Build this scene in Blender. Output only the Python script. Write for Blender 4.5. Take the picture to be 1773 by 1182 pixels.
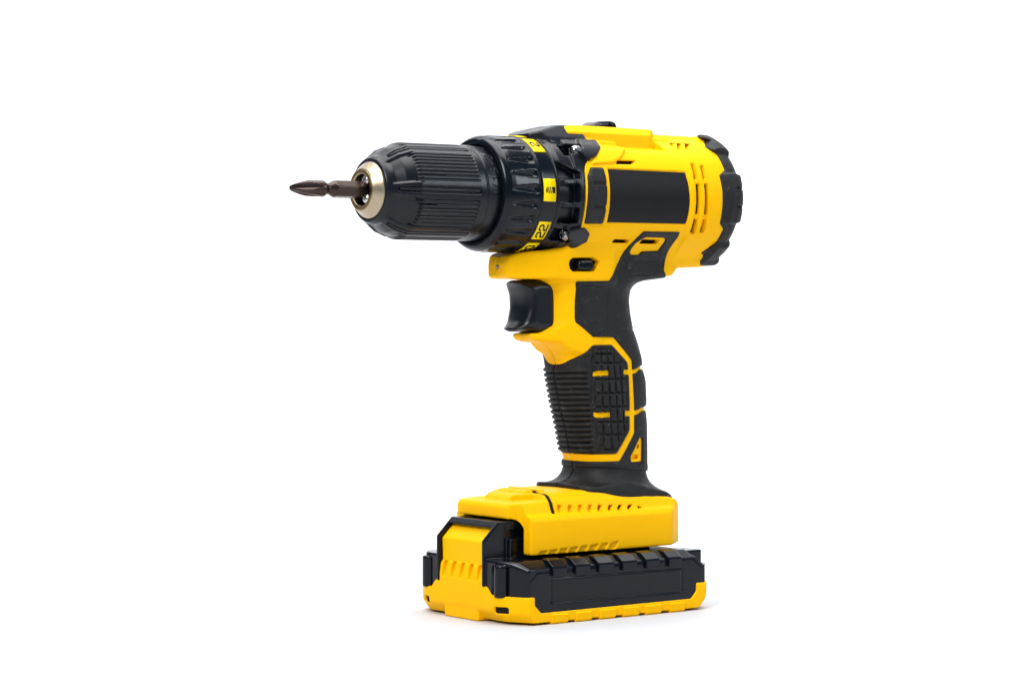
import bpy, math, random
import numpy as np
from mathutils import Matrix, Vector

# ------------------------------------------------------------------ reset
for _o in list(bpy.data.objects):
    bpy.data.objects.remove(_o)
scene = bpy.context.scene
COL = scene.collection
MM = 0.001

# ------------------------------------------------------------------ camera (millimetres; drill axis runs along X, chuck towards -X)
F_PX, DIST, YAW, CAM_Z = 4350.0, 1026.0, math.radians(53), 128.0
PITCH = math.atan(71 / F_PX)
FW = np.array([math.cos(YAW) * math.cos(PITCH), math.sin(YAW) * math.cos(PITCH), -math.sin(PITCH)])
RT = np.array([math.sin(YAW), -math.cos(YAW), 0.0])
UP = np.cross(RT, FW)
CAM = np.array([-DIST * math.cos(YAW), -DIST * math.sin(YAW), CAM_Z])
cam_data = bpy.data.cameras.new('camera')
cam = bpy.data.objects.new('camera', cam_data)
COL.objects.link(cam)
cam_data.sensor_width = 36.0
cam_data.lens = F_PX / 1773.0 * 36.0
cam_data.clip_start = 0.01
cam_data.clip_end = 100.0
cam.matrix_world = Matrix(((RT[0], UP[0], -FW[0], CAM[0] * MM), (RT[1], UP[1], -FW[1], CAM[1] * MM),
                           (RT[2], UP[2], -FW[2], CAM[2] * MM), (0, 0, 0, 1)))
scene.camera = cam

# ------------------------------------------------------------------ studio light
world = bpy.data.worlds.new('World')
scene.world = world
world.use_nodes = True
wb = world.node_tree.nodes['Background']
wb.inputs['Color'].default_value = (0.55, 0.78, 1.0, 1)
wb.inputs['Strength'].default_value = 0.2


def softbox(name, loc, target, size, power, color=(1, 1, 1)):
    d = bpy.data.lights.new(name, 'AREA')
    d.shape = 'RECTANGLE'
    d.size, d.size_y = size
    d.energy = power
    d.color = color
    o = bpy.data.objects.new(name, d)
    COL.objects.link(o)
    o.location = loc
    v = Vector(target) - Vector(loc)
    o.rotation_euler = v.to_track_quat('-Z', 'Y').to_euler()
    return o


softbox('softbox_overhead', (0.05, 0.05, 1.4), (0.1, 0.12, 0), (1.2, 1.2), 30, (1, 1, 1))
softbox('softbox_key', (-1.15, -0.55, 1.1), (0.03, 0, 0.11), (0.5, 0.7), 20, (1, 0.99, 0.97))
softbox('softbox_fill', (0.85, -1.2, 0.8), (0.05, 0, 0.11), (0.25, 0.6), 7.0, (0.85, 0.93, 1))
softbox('softbox_backdrop_left', (-0.12, 1.34, 1.6), (0.35, 2.2, 0.6), (1.6, 0.6), 40, (1, 1, 1))
softbox('softbox_backdrop_right', (1.32, 0.26, 1.6), (2.0, 1.0, 0.6), (1.6, 0.6), 40, (1, 1, 1))
scene.view_settings.view_transform = 'Standard'
scene.view_settings.look = 'None'
scene.view_settings.gamma = 1
scene.view_settings.exposure = 0.0
scene.view_settings.use_curve_mapping = False

# ------------------------------------------------------------------ materials


def mat(name, color, rough=0.4, metal=0.0, spec=0.5, noise=None, bump=None, aniso=0.0, coat=0.0, vary=None, dust=0.0, ior=1.5):
    m = bpy.data.materials.new(name)
    m.use_nodes = True
    nt = m.node_tree
    b = nt.nodes['Principled BSDF']
    b.inputs['Base Color'].default_value = (*color, 1)
    b.inputs['Roughness'].default_value = rough
    b.inputs['Metallic'].default_value = metal
    b.inputs['Specular IOR Level'].default_value = spec
    b.inputs['IOR'].default_value = ior
    b.inputs['Anisotropic'].default_value = aniso
    b.inputs['Coat Weight'].default_value = coat
    tc = nt.nodes.new('ShaderNodeTexCoord')
    if vary:            # (scale, amount) : slow mottling of colour and gloss
        n = nt.nodes.new('ShaderNodeTexNoise')
        n.inputs['Scale'].default_value = vary[0]
        n.inputs['Detail'].default_value = 6
        n.inputs['Roughness'].default_value = 0.65
        nt.links.new(tc.outputs['Object'], n.inputs['Vector'])
        mr = nt.nodes.new('ShaderNodeMapRange')
        mr.inputs['From Min'].default_value = 0.3
        mr.inputs['From Max'].default_value = 0.7
        mr.inputs['To Min'].default_value = max(0.02, rough - vary[1])
        mr.inputs['To Max'].default_value = min(1, rough + vary[1])
        nt.links.new(n.outputs['Fac'], mr.inputs['Value'])
        nt.links.new(mr.outputs['Result'], b.inputs['Roughness'])
        mx = nt.nodes.new('ShaderNodeMix')
        mx.data_type = 'RGBA'
        mx.inputs['A'].default_value = (*[c * (1 - vary[2]) for c in color], 1)
        mx.inputs['B'].default_value = (*[min(1, c * (1 + vary[2])) for c in color], 1)
        nt.links.new(n.outputs['Fac'], mx.inputs['Factor'])
        nt.links.new(mx.outputs['Result'], b.inputs['Base Color'])
    if dust:            # fine pale grains caught in the texture
        n3 = nt.nodes.new('ShaderNodeTexNoise')
        n3.inputs['Scale'].default_value = 1900
        n3.inputs['Detail'].default_value = 2
        n4 = nt.nodes.new('ShaderNodeTexNoise')
        n4.inputs['Scale'].default_value = 210
        nt.links.new(tc.outputs['Object'], n3.inputs['Vector'])
        nt.links.new(tc.outputs['Object'], n4.inputs['Vector'])
        ad = nt.nodes.new('ShaderNodeMath')
        ad.operation = 'ADD'
        nt.links.new(n3.outputs['Fac'], ad.inputs[0])
        nt.links.new(n4.outputs['Fac'], ad.inputs[1])
        dr = nt.nodes.new('ShaderNodeMapRange')
        dr.inputs['From Min'].default_value = 1.2
        dr.inputs['From Max'].default_value = 1.36
        nt.links.new(ad.outputs['Value'], dr.inputs['Value'])
        dm = nt.nodes.new('ShaderNodeMix')
        dm.data_type = 'RGBA'
        dm.inputs['B'].default_value = (dust, dust, dust * 0.95, 1)
        nt.links.new(dr.outputs['Result'], dm.inputs['Factor'])
        src = b.inputs['Base Color'].links[0].from_socket
        nt.links.new(src, dm.inputs['A'])
        nt.links.new(dm.outputs['Result'], b.inputs['Base Color'])
    if bump:            # (scale, strength, distance in mm)
        n2 = nt.nodes.new('ShaderNodeTexNoise')
        n2.inputs['Scale'].default_value = bump[0]
        n2.inputs['Detail'].default_value = 3
        nt.links.new(tc.outputs['Object'], n2.inputs['Vector'])
        bp = nt.nodes.new('ShaderNodeBump')
        bp.inputs['Strength'].default_value = bump[1]
        bp.inputs['Distance'].default_value = bump[2] * MM
        nt.links.new(n2.outputs['Fac'], bp.inputs['Height'])
        nt.links.new(bp.outputs['Normal'], b.inputs['Normal'])
    return m


YELLOW = mat('yellow_plastic', (0.97, 0.495, 0.0), 0.5, spec=0.3, ior=1.22, vary=(60, 0.06, 0.03), bump=(2500, 0.12, 0.04))
BLACK = mat('black_plastic', (0.004, 0.0055, 0.009), 0.3, spec=0.30, vary=(45, 0.05, 0.15), bump=(3500, 0.05, 0.02))
GLOSS = mat('black_glossy_plastic', (0.003, 0.0045, 0.008), 0.2, spec=0.26, vary=(45, 0.04, 0.15), bump=(3500, 0.04, 0.02))
RUBBER = mat('black_rubber', (0.008, 0.0078, 0.008), 0.54, spec=0.3, vary=(140, 0.12, 0.3), bump=(1500, 1.0, 0.22), dust=0.06)
LABEL = mat('black_label', (0.005, 0.0045, 0.0055), 0.5, spec=0.2, vary=(40, 0.05, 0.1))
DARK = mat('dark_recess_shade', (0.006, 0.006, 0.006), 0.7, spec=0.2)  # near-black colour that paints the shade inside slots and holes
BRASS = mat('brushed_brass', (0.42, 0.34, 0.235), 0.3, metal=1.0, vary=(120, 0.12, 0.15), bump=(700, 0.08, 0.05))
BRASS2 = mat('brass_face', (0.36, 0.25, 0.11), 0.36, metal=1.0, vary=(200, 0.12, 0.2))
STEEL = mat('bright_steel', (0.62, 0.60, 0.58), 0.22, metal=1.0, vary=(300, 0.1, 0.2))
SCREW = mat('zinc_screw', (0.30, 0.30, 0.31), 0.28, metal=1.0, vary=(300, 0.1, 0.2))
BITM = mat('dark_bit_steel', (0.055, 0.038, 0.033), 0.3, metal=0.9, vary=(250, 0.12, 0.35), bump=(1200, 0.15, 0.06))
TILE = mat('yellow_print', (0.92, 0.66, 0.0), 0.4, spec=0.14)
INK = mat('black_print', (0.01, 0.01, 0.01), 0.5, spec=0.3)
LAMP = mat('lamp_lens', (0.35, 0.22, 0.12), 0.15, spec=0.6)
PAPER = mat('white_paper', (0.55, 0.55, 0.565), 0.65, spec=0.15)

# ------------------------------------------------------------------ signed-distance modelling
H = 0.4      # voxel size in mm


class Grid:
    """half grid y in [ylo, 0], mirrored on output, or a full grid when half=False"""

    def __init__(s, x, y, z, h=H, half=True):
        s.h, s.half = h, half
        mk = lambda a, b: np.arange(a, b + h * 0.5, h, dtype=np.float32)
        xs, zs = mk(*x), mk(*z)
        n = int(math.ceil((y[1] - y[0]) / h))
        ys = (y[1] - h * np.arange(n, -1, -1)).astype(np.float32)
        s.lo = np.array([xs[0], ys[0], zs[0]], np.float32)
        s.X, s.Y, s.Z = xs[:, None, None], ys[None, :, None], zs[None, None, :]
        s.A = np.abs(s.Y)
        s.shape = (len(xs), len(ys), len(zs))


def fillet(pts, r, n=4):
    out = []
    m = len(pts)
    for i in range(m):
        rr = r[i] if isinstance(r, (list, tuple)) else r
        p, a, b = np.array(pts[i], float), np.array(pts[i - 1], float), np.array(pts[(i + 1) % m], float)
        u, v = a - p, b - p
        lu, lv = np.linalg.norm(u), np.linalg.norm(v)
        if rr <= 0 or lu < 1e-6 or lv < 1e-6:
            out.append(tuple(p))
            continue
        u, v = u / lu, v / lv
        t = min(rr, lu * 0.45, lv * 0.45)
        for k in range(n + 1):
            q = k / n
            out.append(tuple((1 - q) ** 2 * (p + u * t) + 2 * q * (1 - q) * p + q * q * (p + v * t)))
    return out


def poly(U, V, pts):
    pts = np.array(pts, np.float32)
    U, V = np.broadcast_arrays(U, V)
    d = np.full(U.shape, 1e9, np.float32)
    s = np.ones(U.shape, np.float32)
    n = len(pts)
    for i in range(n):
        a, b = pts[i], pts[i - 1]
        ex, ey = b - a
        wx, wy = U - a[0], V - a[1]
        q = np.clip((wx * ex + wy * ey) / max(ex * ex + ey * ey, 1e-12), 0, 1)
        bx, by = wx - ex * q, wy - ey * q
        d = np.minimum(d, bx * bx + by * by)
        c1, c2, c3 = V >= a[1], V < b[1], ex * wy > ey * wx
        flip = (c1 & c2 & c3) | (~c1 & ~c2 & ~c3)
        s = np.where(flip, -s, s)
    return s * np.sqrt(d)


def smax(a, b, k):
    if k <= 0:
        return np.maximum(a, b)
    h = np.maximum(k - np.abs(a - b), 0) / k
    return np.maximum(a, b) + h * h * k * 0.25


def smin(a, b, k):
    if k <= 0:
        return np.minimum(a, b)
    h = np.maximum(k - np.abs(a - b), 0) / k
    return np.minimum(a, b) - h * h * k * 0.25


def box(g, x0, x1, y0, y1, z0, z1, r=0.0, absy=True):
    Y = g.A if absy else g.Y
    dx = np.abs(g.X - (x0 + x1) / 2) - (x1 - x0) / 2 + r
    dy = np.abs(Y - (y0 + y1) / 2) - (y1 - y0) / 2 + r
    dz = np.abs(g.Z - (z0 + z1) / 2) - (z1 - z0) / 2 + r
    o = np.sqrt(np.maximum(dx, 0) ** 2 + np.maximum(dy, 0) ** 2 + np.maximum(dz, 0) ** 2)
    return o + np.minimum(np.maximum(dx, np.maximum(dy, dz)), 0) - r


def loft(g, zs, xc, a, b, n):
    z = g.Z[0, 0]
    it = lambda v: np.interp(z, zs, v).astype(np.float32)[None, None, :]
    XC, Aa, Bb = it(xc), it(a), it(b)
    u = np.abs(g.X - XC) / Aa + 1e-4
    v = g.A / Bb + 1e-4
    s = u ** n + v ** n
    f = s ** (1 / n)
    gx = f ** (1 - n) * u ** (n - 1) / Aa
    gy = f ** (1 - n) * v ** (n - 1) / Bb
    return (f - 1) / np.maximum(np.sqrt(gx * gx + gy * gy), 0.02)


def rprofile(g, R, pts):
    """distance to a body of revolution whose half profile is the polygon pts in (x, r)"""
    rmax = float(R.max()) + 2
    rs = np.arange(0, rmax, 0.25, dtype=np.float32)
    P = [(p[0], p[1]) for p in pts]
    t = poly(g.X[:, :, 0], rs[None, :], P)
    q = np.clip(R / 0.25, 0, len(rs) - 1.001)
    i = q.astype(np.int32)
    fr = q - i
    xi = np.arange(g.shape[0])[:, None, None]
    xi, i = np.broadcast_arrays(xi, i)
    return t[xi, i] * (1 - fr) + t[xi, i + 1] * fr


class Field:
    """trilinear sampler, mirrored in y for half grids"""

    def __init__(s, g, D):
        s.g, s.D = g, np.broadcast_to(D, g.shape)

    def __call__(s, p):
        p = np.asarray(p, float)
        y = -np.abs(p[:, 1]) if s.g.half else p[:, 1]
        q = (np.stack([p[:, 0], y, p[:, 2]], 1) - s.g.lo) / s.g.h
        q = np.clip(q, 0, np.array(s.g.shape) - 1.001)
        i = q.astype(int)
        f = q - i
        r = 0
        for dx in (0, 1):
            for dy in (0, 1):
                for dz in (0, 1):
                    w = (f[:, 0] if dx else 1 - f[:, 0]) * (f[:, 1] if dy else 1 - f[:, 1]) * (f[:, 2] if dz else 1 - f[:, 2])
                    r = r + w * s.D[i[:, 0] + dx, i[:, 1] + dy, i[:, 2] + dz]
        return r


def ray(px, py):
    v = FW * F_PX + RT * (px - 886.5) - UP * (py - 591.0)
    return v / np.linalg.norm(v)


def on_y(px, py, y):
    r = ray(px, py)
    return CAM + (y - CAM[1]) / r[1] * r


def XZ(pts, y):
    return [tuple(on_y(px, py, y)[[0, 2]]) for px, py in pts]


def trace(field, pts):
    """photo pixels -> (x, z) where their rays meet the surface of the thing"""
    out = []
    for px, py in pts:
        r = ray(px, py)
        p = CAM + (-32 - CAM[1]) / r[1] * r
        for _ in range(60):
            d = float(field(p[None])[0])
            if d < 0.01:
                break
            p = p + r * max(d * 0.7, 0.01)
            if p[1] > 0:
                break
        out.append((float(p[0]), float(p[2])))
    return out


def mesh_from(name, V, Q, material, smooth=True):
    me = bpy.data.meshes.new(name)
    V = np.asarray(V, np.float32) * MM
    Q = np.asarray(Q, np.int32)
    k = Q.shape[1]
    me.vertices.add(len(V))
    me.vertices.foreach_set('co', V.ravel())
    me.loops.add(Q.size)
    me.loops.foreach_set('vertex_index', Q.ravel())
    me.polygons.add(len(Q))
    me.polygons.foreach_set('loop_start', np.arange(0, Q.size, k, dtype=np.int32))
    me.polygons.foreach_set('loop_total', np.full(len(Q), k, np.int32))
    me.update(calc_edges=True)
    if smooth:
        me.polygons.foreach_set('use_smooth', np.ones(len(Q), bool))
    me.materials.append(material)
    return me


ROOT = {}


def link(name, me, parent, label=None):
    o = bpy.data.objects.new(name, me)
    COL.objects.link(o)
    if parent is not None:
        o.parent = parent
        o.matrix_parent_inverse = parent.matrix_world.inverted() if parent.type == 'EMPTY' else Matrix.Identity(4)
    if label:
        o['label'] = label
    return o


def surf(name, g, D, material, parent, label=None, split=False):
    """surface nets -> mesh object"""
    D = np.ascontiguousarray(np.broadcast_to(D, g.shape).astype(np.float32))
    fld = Field(g, D)
    if g.half and not split:
        D = np.concatenate([D, D[:, -2::-1, :]], axis=1)
    # close the field at the grid border
    for ax in range(3):
        for e in (0, -1):
            sl = [slice(None)] * 3
            sl[ax] = e
            D[tuple(sl)] = np.maximum(D[tuple(sl)], 0.2 * g.h)
    ins = D < 0
    c = [slice(None, -1), slice(1, None)]
    cnt = np.zeros(tuple(n - 1 for n in D.shape), np.int8)
    for i in (0, 1):
        for j in (0, 1):
            for k in (0, 1):
                cnt += ins[c[i], c[j], c[k]]
    act = (cnt > 0) & (cnt < 8)
    I, J, K = np.nonzero(act)
    idx = np.full(act.shape, -1, np.int32)
    idx[I, J, K] = np.arange(len(I))
    P = np.zeros((len(I), 3), np.float32)
    N = np.zeros(len(I), np.float32)
    base = np.stack([I, J, K], 1).astype(np.float32)
    for ax in range(3):
        o1, o2 = [a for a in range(3) if a != ax]
        for u in (0, 1):
            for v in (0, 1):
                off = np.zeros(3, int)
                off[o1], off[o2] = u, v
                off2 = off.copy()
                off2[ax] = 1
                a = D[I + off[0], J + off[1], K + off[2]]
                b = D[I + off2[0], J + off2[1], K + off2[2]]
                m = (a < 0) != (b < 0)
                t = a[m] / (a[m] - b[m])
                q = base[m] + off
                q[:, ax] += t
                P[m] += q
                N[m] += 1
    P /= N[:, None]
    V = P * g.h + g.lo
    faces = []
    for ax in range(3):
        o1, o2 = [(1, 2), (2, 0), (0, 1)][ax]
        sa = [slice(None)] * 3
        sb = [slice(None)] * 3
        sa[ax], sb[ax] = slice(None, -1), slice(1, None)
        a, b = ins[tuple(sa)], ins[tuple(sb)]
        ch = a != b
        e = np.argwhere(ch)
        lim = np.array(act.shape)
        ok = (e[:, o1] > 0) & (e[:, o2] > 0) & (e[:, o1] < lim[o1]) & (e[:, o2] < lim[o2])
        e = e[ok]
        fl = a[e[:, 0], e[:, 1], e[:, 2]]
        q = []
        for du, dv in ((-1, -1), (0, -1), (0, 0), (-1, 0)):
            w = e.copy()
            w[:, o1] += du
            w[:, o2] += dv
            q.append(idx[w[:, 0], w[:, 1], w[:, 2]])
        q = np.stack(q, 1)
        q[~fl] = q[~fl][:, ::-1]
        faces.append(q)
    Fc = np.concatenate(faces)
    # pull the vertices onto the surface
    e = g.h * 0.5
    for _ in range(2):
        d = fld(V)
        gr = np.stack([(fld(V + np.eye(3)[k] * e) - fld(V - np.eye(3)[k] * e)) / (2 * e) for k in range(3)], 1)
        g2 = np.maximum((gr ** 2).sum(1), 0.3)
        V = V - np.clip(d / g2, -0.3 * g.h, 0.3 * g.h)[:, None] * gr
    o = link(name, mesh_from(name, V, Fc, material), parent, label)
    if split:
        link(name, mesh_from(name, V * np.array([1, -1, 1]), Fc[:, ::-1], material), parent)
    return o


def cyl_patch(name, R, x0, x1, a0, a1, material, parent, t=0.25, n=14, label=None):
    """thin curved tile on the drill axis; angles in degrees, 0 = the side at -Y, 90 = top"""
    V, Q = [], []
    for i in range(n + 1):
        a = math.radians(a0 + (a1 - a0) * i / n)
        for r in (R, R + t):
            for x in (x0, x1):
                V.append((x, -r * math.cos(a), ZA + r * math.sin(a)))
    for i in range(n):
        b, c2 = 4 * i, 4 * i + 4
        Q += [(b + 2, b + 3, c2 + 3, c2 + 2), (b, c2, c2 + 1, b + 1), (b, b + 2, c2 + 2, c2), (b + 1, c2 + 1, c2 + 3, b + 3)]
    e = 4 * n
    Q += [(0, 1, 3, 2), (e, e + 2, e + 3, e + 1)]
    return link(name, mesh_from(name, V, Q, material, False), parent, label)


GLYPH = {
    '0': [[(0, .15), (.15, 0), (.45, 0), (.6, .15), (.6, .85), (.45, 1), (.15, 1), (0, .85), (0, .15)]],
    '1': [[(.12, .8), (.35, 1), (.35, 0)]],
    '2': [[(0, .78), (.0, .88), (.12, 1), (.48, 1), (.6, .88), (.6, .66), (.5, .54), (.1, .38), (0, .26), (0, 0), (.62, 0)]],
    '3': [[(0, .9), (.1, 1), (.5, 1), (.6, .9), (.6, .62), (.5, .52), (.2, .52)], [(.5, .52), (.6, .42), (.6, .1), (.5, 0), (.1, 0), (0, .1)]],
    '6': [[(.58, .9), (.48, 1), (.12, 1), (0, .88), (0, .12), (.12, 0), (.48, 0), (.6, .12), (.6, .42), (.48, .54), (0, .54)]],
    '8': [[(.12, .54), (0, .66), (0, .88), (.12, 1), (.48, 1), (.6, .88), (.6, .66), (.48, .54), (.12, .54), (0, .42), (0, .12), (.12, 0), (.48, 0), (.6, .12), (.6, .42), (.48, .54)]],
    '/': [[(0, -.05), (.5, 1.05)]],
    '-': [[(.05, .45), (.5, .45)]],
}


def cyl_text(name, text, R, xmid, a_start, size, w, material, parent, gap=0.28, adv=1.0, label=None, raise_=0.12):
    """lettering on the drill axis: glyph top towards -X, reading upwards round the visible side"""
    V, Q = [], []

    def put(s, g, r):
        a = math.radians(a_start) + s / R
        return (xmid - (g - 0.5 * size), -r * math.cos(a), ZA + r * math.sin(a))
    cur = 0.0
    for ch in text:
        wd = {'1': .45, '/': .55, '-': .6}.get(ch, .62)
        for st in GLYPH[ch]:
            for i in range(len(st) - 1):
                p, q = np.array(st[i]) * size, np.array(st[i + 1]) * size
                d = (q - p) / max(np.linalg.norm(q - p), 1e-9)
                nn = np.array([-d[1], d[0]]) * w / 2
                p, q = p - d * w * 0.4, q + d * w * 0.4
                b = len(V)
                for r in (R - 0.05, R + raise_):
                    for c in (p - nn, q - nn, q + nn, p + nn):
                        V.append(put(cur + c[0] * adv, c[1], r))
                Q += [(b + 4, b + 5, b + 6, b + 7), (b, b + 1, b + 5, b + 4), (b + 1, b + 2, b + 6, b + 5), (b + 2, b + 3, b + 7, b + 6), (b + 3, b, b + 4, b + 7)]
        cur += (wd + gap) * size * adv
    return link(name, mesh_from(name, V, Q, material, False), parent, label)


# ------------------------------------------------------------------ setting : white table sweep
def build_sweep():
    d = np.array([math.cos(YAW), math.sin(YAW)])
    s = np.array([math.sin(YAW), -math.cos(YAW)])
    prof = [(-3.0, 0.0), (1.2, 0.0)]
    for i in range(1, 13):
        a = math.pi / 2 * i / 12
        prof.append((1.2 + 0.8 * math.sin(a), 0.8 - 0.8 * math.cos(a)))
    prof.append((2.0, 3.0))
    V, Q = [], []
    for f, z in prof:
        for sx in (-3.0, 3.0):
            p = d * f + s * sx
            V.append((p[0] / MM, p[1] / MM, z / MM))
    for i in range(len(prof) - 1):
        Q.append((2 * i, 2 * i + 1, 2 * i + 3, 2 * i + 2))
    o = link('backdrop', mesh_from('backdrop', V, Q, PAPER), None)
    o['kind'] = 'structure'
    o['label'] = 'seamless white paper sweep under and behind the drill'


build_sweep()

# ------------------------------------------------------------------ the drill
ZA = 171.1
drill = bpy.data.objects.new('cordless_drill', None)
COL.objects.link(drill)
drill.location = (0.026, 0, 0)
drill.empty_display_size = 0.02
drill['label'] = 'yellow and black cordless power drill standing upright on its battery pack'
drill['category'] = 'power drill'
bpy.context.view_layer.update()

# ---- base body: barrel + handle + nose (yellow shell)
g = Grid((-12, 108), (-31, 0), (50, 205))
RR = np.sqrt(g.Y ** 2 + (g.Z - ZA) ** 2)
x = g.X
R_of_x = np.interp(g.X[:, 0, 0], [14, 74.5, 76.5, 90, 97, 104], [25.9, 25.9, 26.7, 26.7, 26.2, 25]).astype(np.float32)[:, None, None]
barrel = smax(RR - R_of_x, np.abs(x - 57.5) - 39.5, 1.0)
shelf = np.maximum(np.maximum(191.3 - 0.2 * (g.A - 11) - g.Z, 10.5 - g.A), np.abs(x - 50) - 17.5)
barrel = smax(barrel, -shelf, 0.8)
prof = [(11.5, 186), (11, 197), (8, 200.1), (0, 200.5), (-8, 200.1), (-11, 197), (-11.5, 186)]
ridge_yz = poly(g.Y[0], g.Z[0], prof)[None]
ridge_xy = poly(g.X[:, :, 0], g.Y[:, :, 0], [(20, -14), (64, -14), (64, -11.6), (70, -6.5), (70, 8), (20, 8)])[:, :, None]
ridge = smax(smax(ridge_yz, ridge_xy, 0.8), poly(g.X[:, :, 0], g.Z[:, 0, :], [(18, 180), (18, 199), (28, 200.8), (68, 200.1), (70.5, 197), (71, 180)])[:, None, :], 0.8)
rear_yz = poly(g.Y[0], g.Z[0], [(10.5, 186), (10, 195.6), (7.5, 198.0), (-7.5, 198.0), (-10, 195.6), (-10.5, 186)])[None]
rear_ridge = smax(rear_yz, np.abs(x - 82) - 17, 1.0)
for xs in (74, 79, 84, 89):
    rear_ridge = smax(rear_ridge, -(np.sqrt((x - xs) ** 2 + (g.Z - 199.0) ** 2) - 1.5), 0.6)
zs = [50, 54, 61, 65, 75, 84, 94, 101, 104, 108, 112, 118, 123, 128, 132, 136, 142, 150, 160]
fr = [32.5, 32.3, 32.0, 30.8, 28.4, 25.6, 23.2, 22.0, 21.6, 20.2, 16.5, 13.4, 13.2, 13.2, 12.5, 9.5, 6, 5, 5]
re = [65, 65, 65, 65, 65, 65, 64.6, 63.0, 62.4, 61.2, 60.0, 58.4, 57.2, 56.6, 57.2, 59, 62, 64, 64]
bb = [15.8, 15.8, 15.8, 15.9, 16, 16, 16, 15.9, 15.8, 15.7, 15.6, 15.4, 15.4, 15.4, 15.6, 15.9, 16.2, 16, 14]
fr, re = np.array(fr) + 0.4, np.array(re) - 0.4
handle = loft(g, zs, (fr + re) / 2, (re - fr) / 2, bb, 2.5)
handle = np.maximum(handle, g.Z - 158)
# nose above the trigger, under the clutch
wn = np.interp(g.X[:, 0, 0], [-10, -7, -4, 3, 12, 22, 40], [6.6, 7.2, 8.8, 12, 14.6, 15.8, 16]).astype(np.float32)[:, None, None]
nose_xz = poly(g.X[:, :, 0], g.Z[:, 0, :], fillet([(-7.6, 137.6), (-7.6, 143.0), (-6.4, 146.2), (-3.2, 147.7), (20, 149.5), (40, 150), (40, 136.5), (-4.6, 136.6)], 0.8))[:, None, :]
nose = smax(nose_xz, g.A - wn, 2.0)
guard_xz = poly(g.X[:, :, 0], g.Z[:, 0, :], fillet([(4.9, 113.7), (6.0, 111.9), (10, 110.9), (17, 110.6), (22, 107), (32, 107), (32, 117), (13, 117), (9, 114.8), (5.4, 114.8)], 0.8))[:, None, :]
wg = np.interp(g.X[:, 0, 0], [4, 10, 20, 30], [6.8, 8.6, 12.5, 14.5]).astype(np.float32)[:, None, None]
guard = smax(guard_xz, g.A - wg, 2.0)
low_xz = poly(g.X[:, :, 0], g.Z[:, 0, :], fillet([(50, 160), (50, 137), (57, 136.6), (70, 137.9), (76, 138.2), (80.5, 141.6), (88, 142.2), (98, 142.6), (98, 160)], 1.0))[:, None, :]
wl = np.interp(g.X[:, 0, 0], [50, 72, 80, 98], [15.5, 14, 11.5, 10]).astype(np.float32)[:, None, None]
lower = smax(low_xz, g.A - wl, 3.0)
body = smin(barrel, ridge, 0.6)
body = smin(body, rear_ridge, 0.5)
hn = smin(smin(handle, nose, 3.0), guard, 4.0)
body = smin(body, smin(hn, lower, 5.0), 5.0)
# finger opening for the trigger
trig_hole = poly(g.X[:, :, 0], g.Z[:, 0, :], fillet([(-20, 136.5), (9.4, 136.5), (12.8, 132), (13.8, 127.5), (12.8, 119.2), (8.6, 114.9), (-20, 114.9)], 1.5))[:, None, :]
body = smax(body, -np.maximum(trig_hole, g.A - 30), 0.8)
# clearance for the gearbox and clutch in front
body = smax(body, -np.maximum(RR - 25.2, x - 18.0), 0.4)
for a_, r_, x_ in ((46.0, 24.2, 21.5), (-43.0, 24.0, 17)):
    yc_, zc_ = r_ * math.cos(math.radians(a_)), ZA + r_ * math.sin(math.radians(a_))
    body = np.maximum(body, -np.maximum(np.sqrt((g.A - yc_) ** 2 + (g.Z - zc_) ** 2) - 3.6, x - x_))
FB = Field(g, body)
T = lambda pts: trace(FB, pts)
U2, V2 = g.X[:, :, 0], g.Z[:, 0, :]


def side(pts, r=0.0):
    p = fillet(pts, r) if r > 0 else pts
    return poly(U2, V2, p)[:, None, :]


shell = body
# raised pad beside the upper screw boss and the ledge under it
bp = T([(1022, 243), (1066, 247), (1074, 258), (1071, 276), (1060, 282), (1024, 284)])
bossp = smax(smax(side(bp, 0.8), body - 0.9, 0.8), -body - 2, 0)
shell = smin(shell, bossp, 0.8)
bp2 = T([(1006, 392), (1052, 393), (1054, 404), (1046, 414), (1006, 416)])
shell = smin(shell, smax(smax(side(bp2, 1.0), body - 0.5, 0.8), -body - 2, 0), 1.0)
# slots
slots = [
    [(1069, 278), (1101, 279), (1097, 285), (1067, 284.4)], [(1065, 413.6), (1092, 415), (1086, 420.6), (1060, 420)],
    [(1114, 414), (1142, 415.2), (1138, 422), (1107, 421.4)],
    [(1198.7, 287.6), (1202.4, 287.6), (1208.6, 309.5), (1204.2, 309.5)],
    [(1208.2, 319.5), (1213, 319.5), (1214, 343), (1211.4, 370), (1207.4, 370), (1209.4, 343)],
    [(1204.4, 380), (1209.4, 380), (1203.4, 401), (1198, 401.5)],
    [(1214, 291), (1217.9, 291), (1223, 310), (1219, 310)],
    [(1222.4, 319.5), (1226.8, 319.5), (1227.6, 343), (1225.6, 370), (1221.2, 370), (1223.2, 343)],
    [(1218.6, 381), (1223.4, 380), (1218.2, 399), (1212.8, 400)],
    [(1174, 249.5), (1180.4, 250), (1181, 260), (1175.5, 258.4)], [(1188, 250), (1195, 250.5), (1194.4, 260.6), (1189, 258.4)], [(1162, 248.6), (1167.4, 249), (1166, 255)],
]
slot_d = None
for k_, s_ in enumerate(slots):
    d_ = side(T(s_)) - (0.22 if k_ > 2 else 0.0)
    slot_d = d_ if slot_d is None else np.minimum(slot_d, d_)
shell = smax(shell, -np.maximum(slot_d, -body - 3.4), 0.35)
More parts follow.
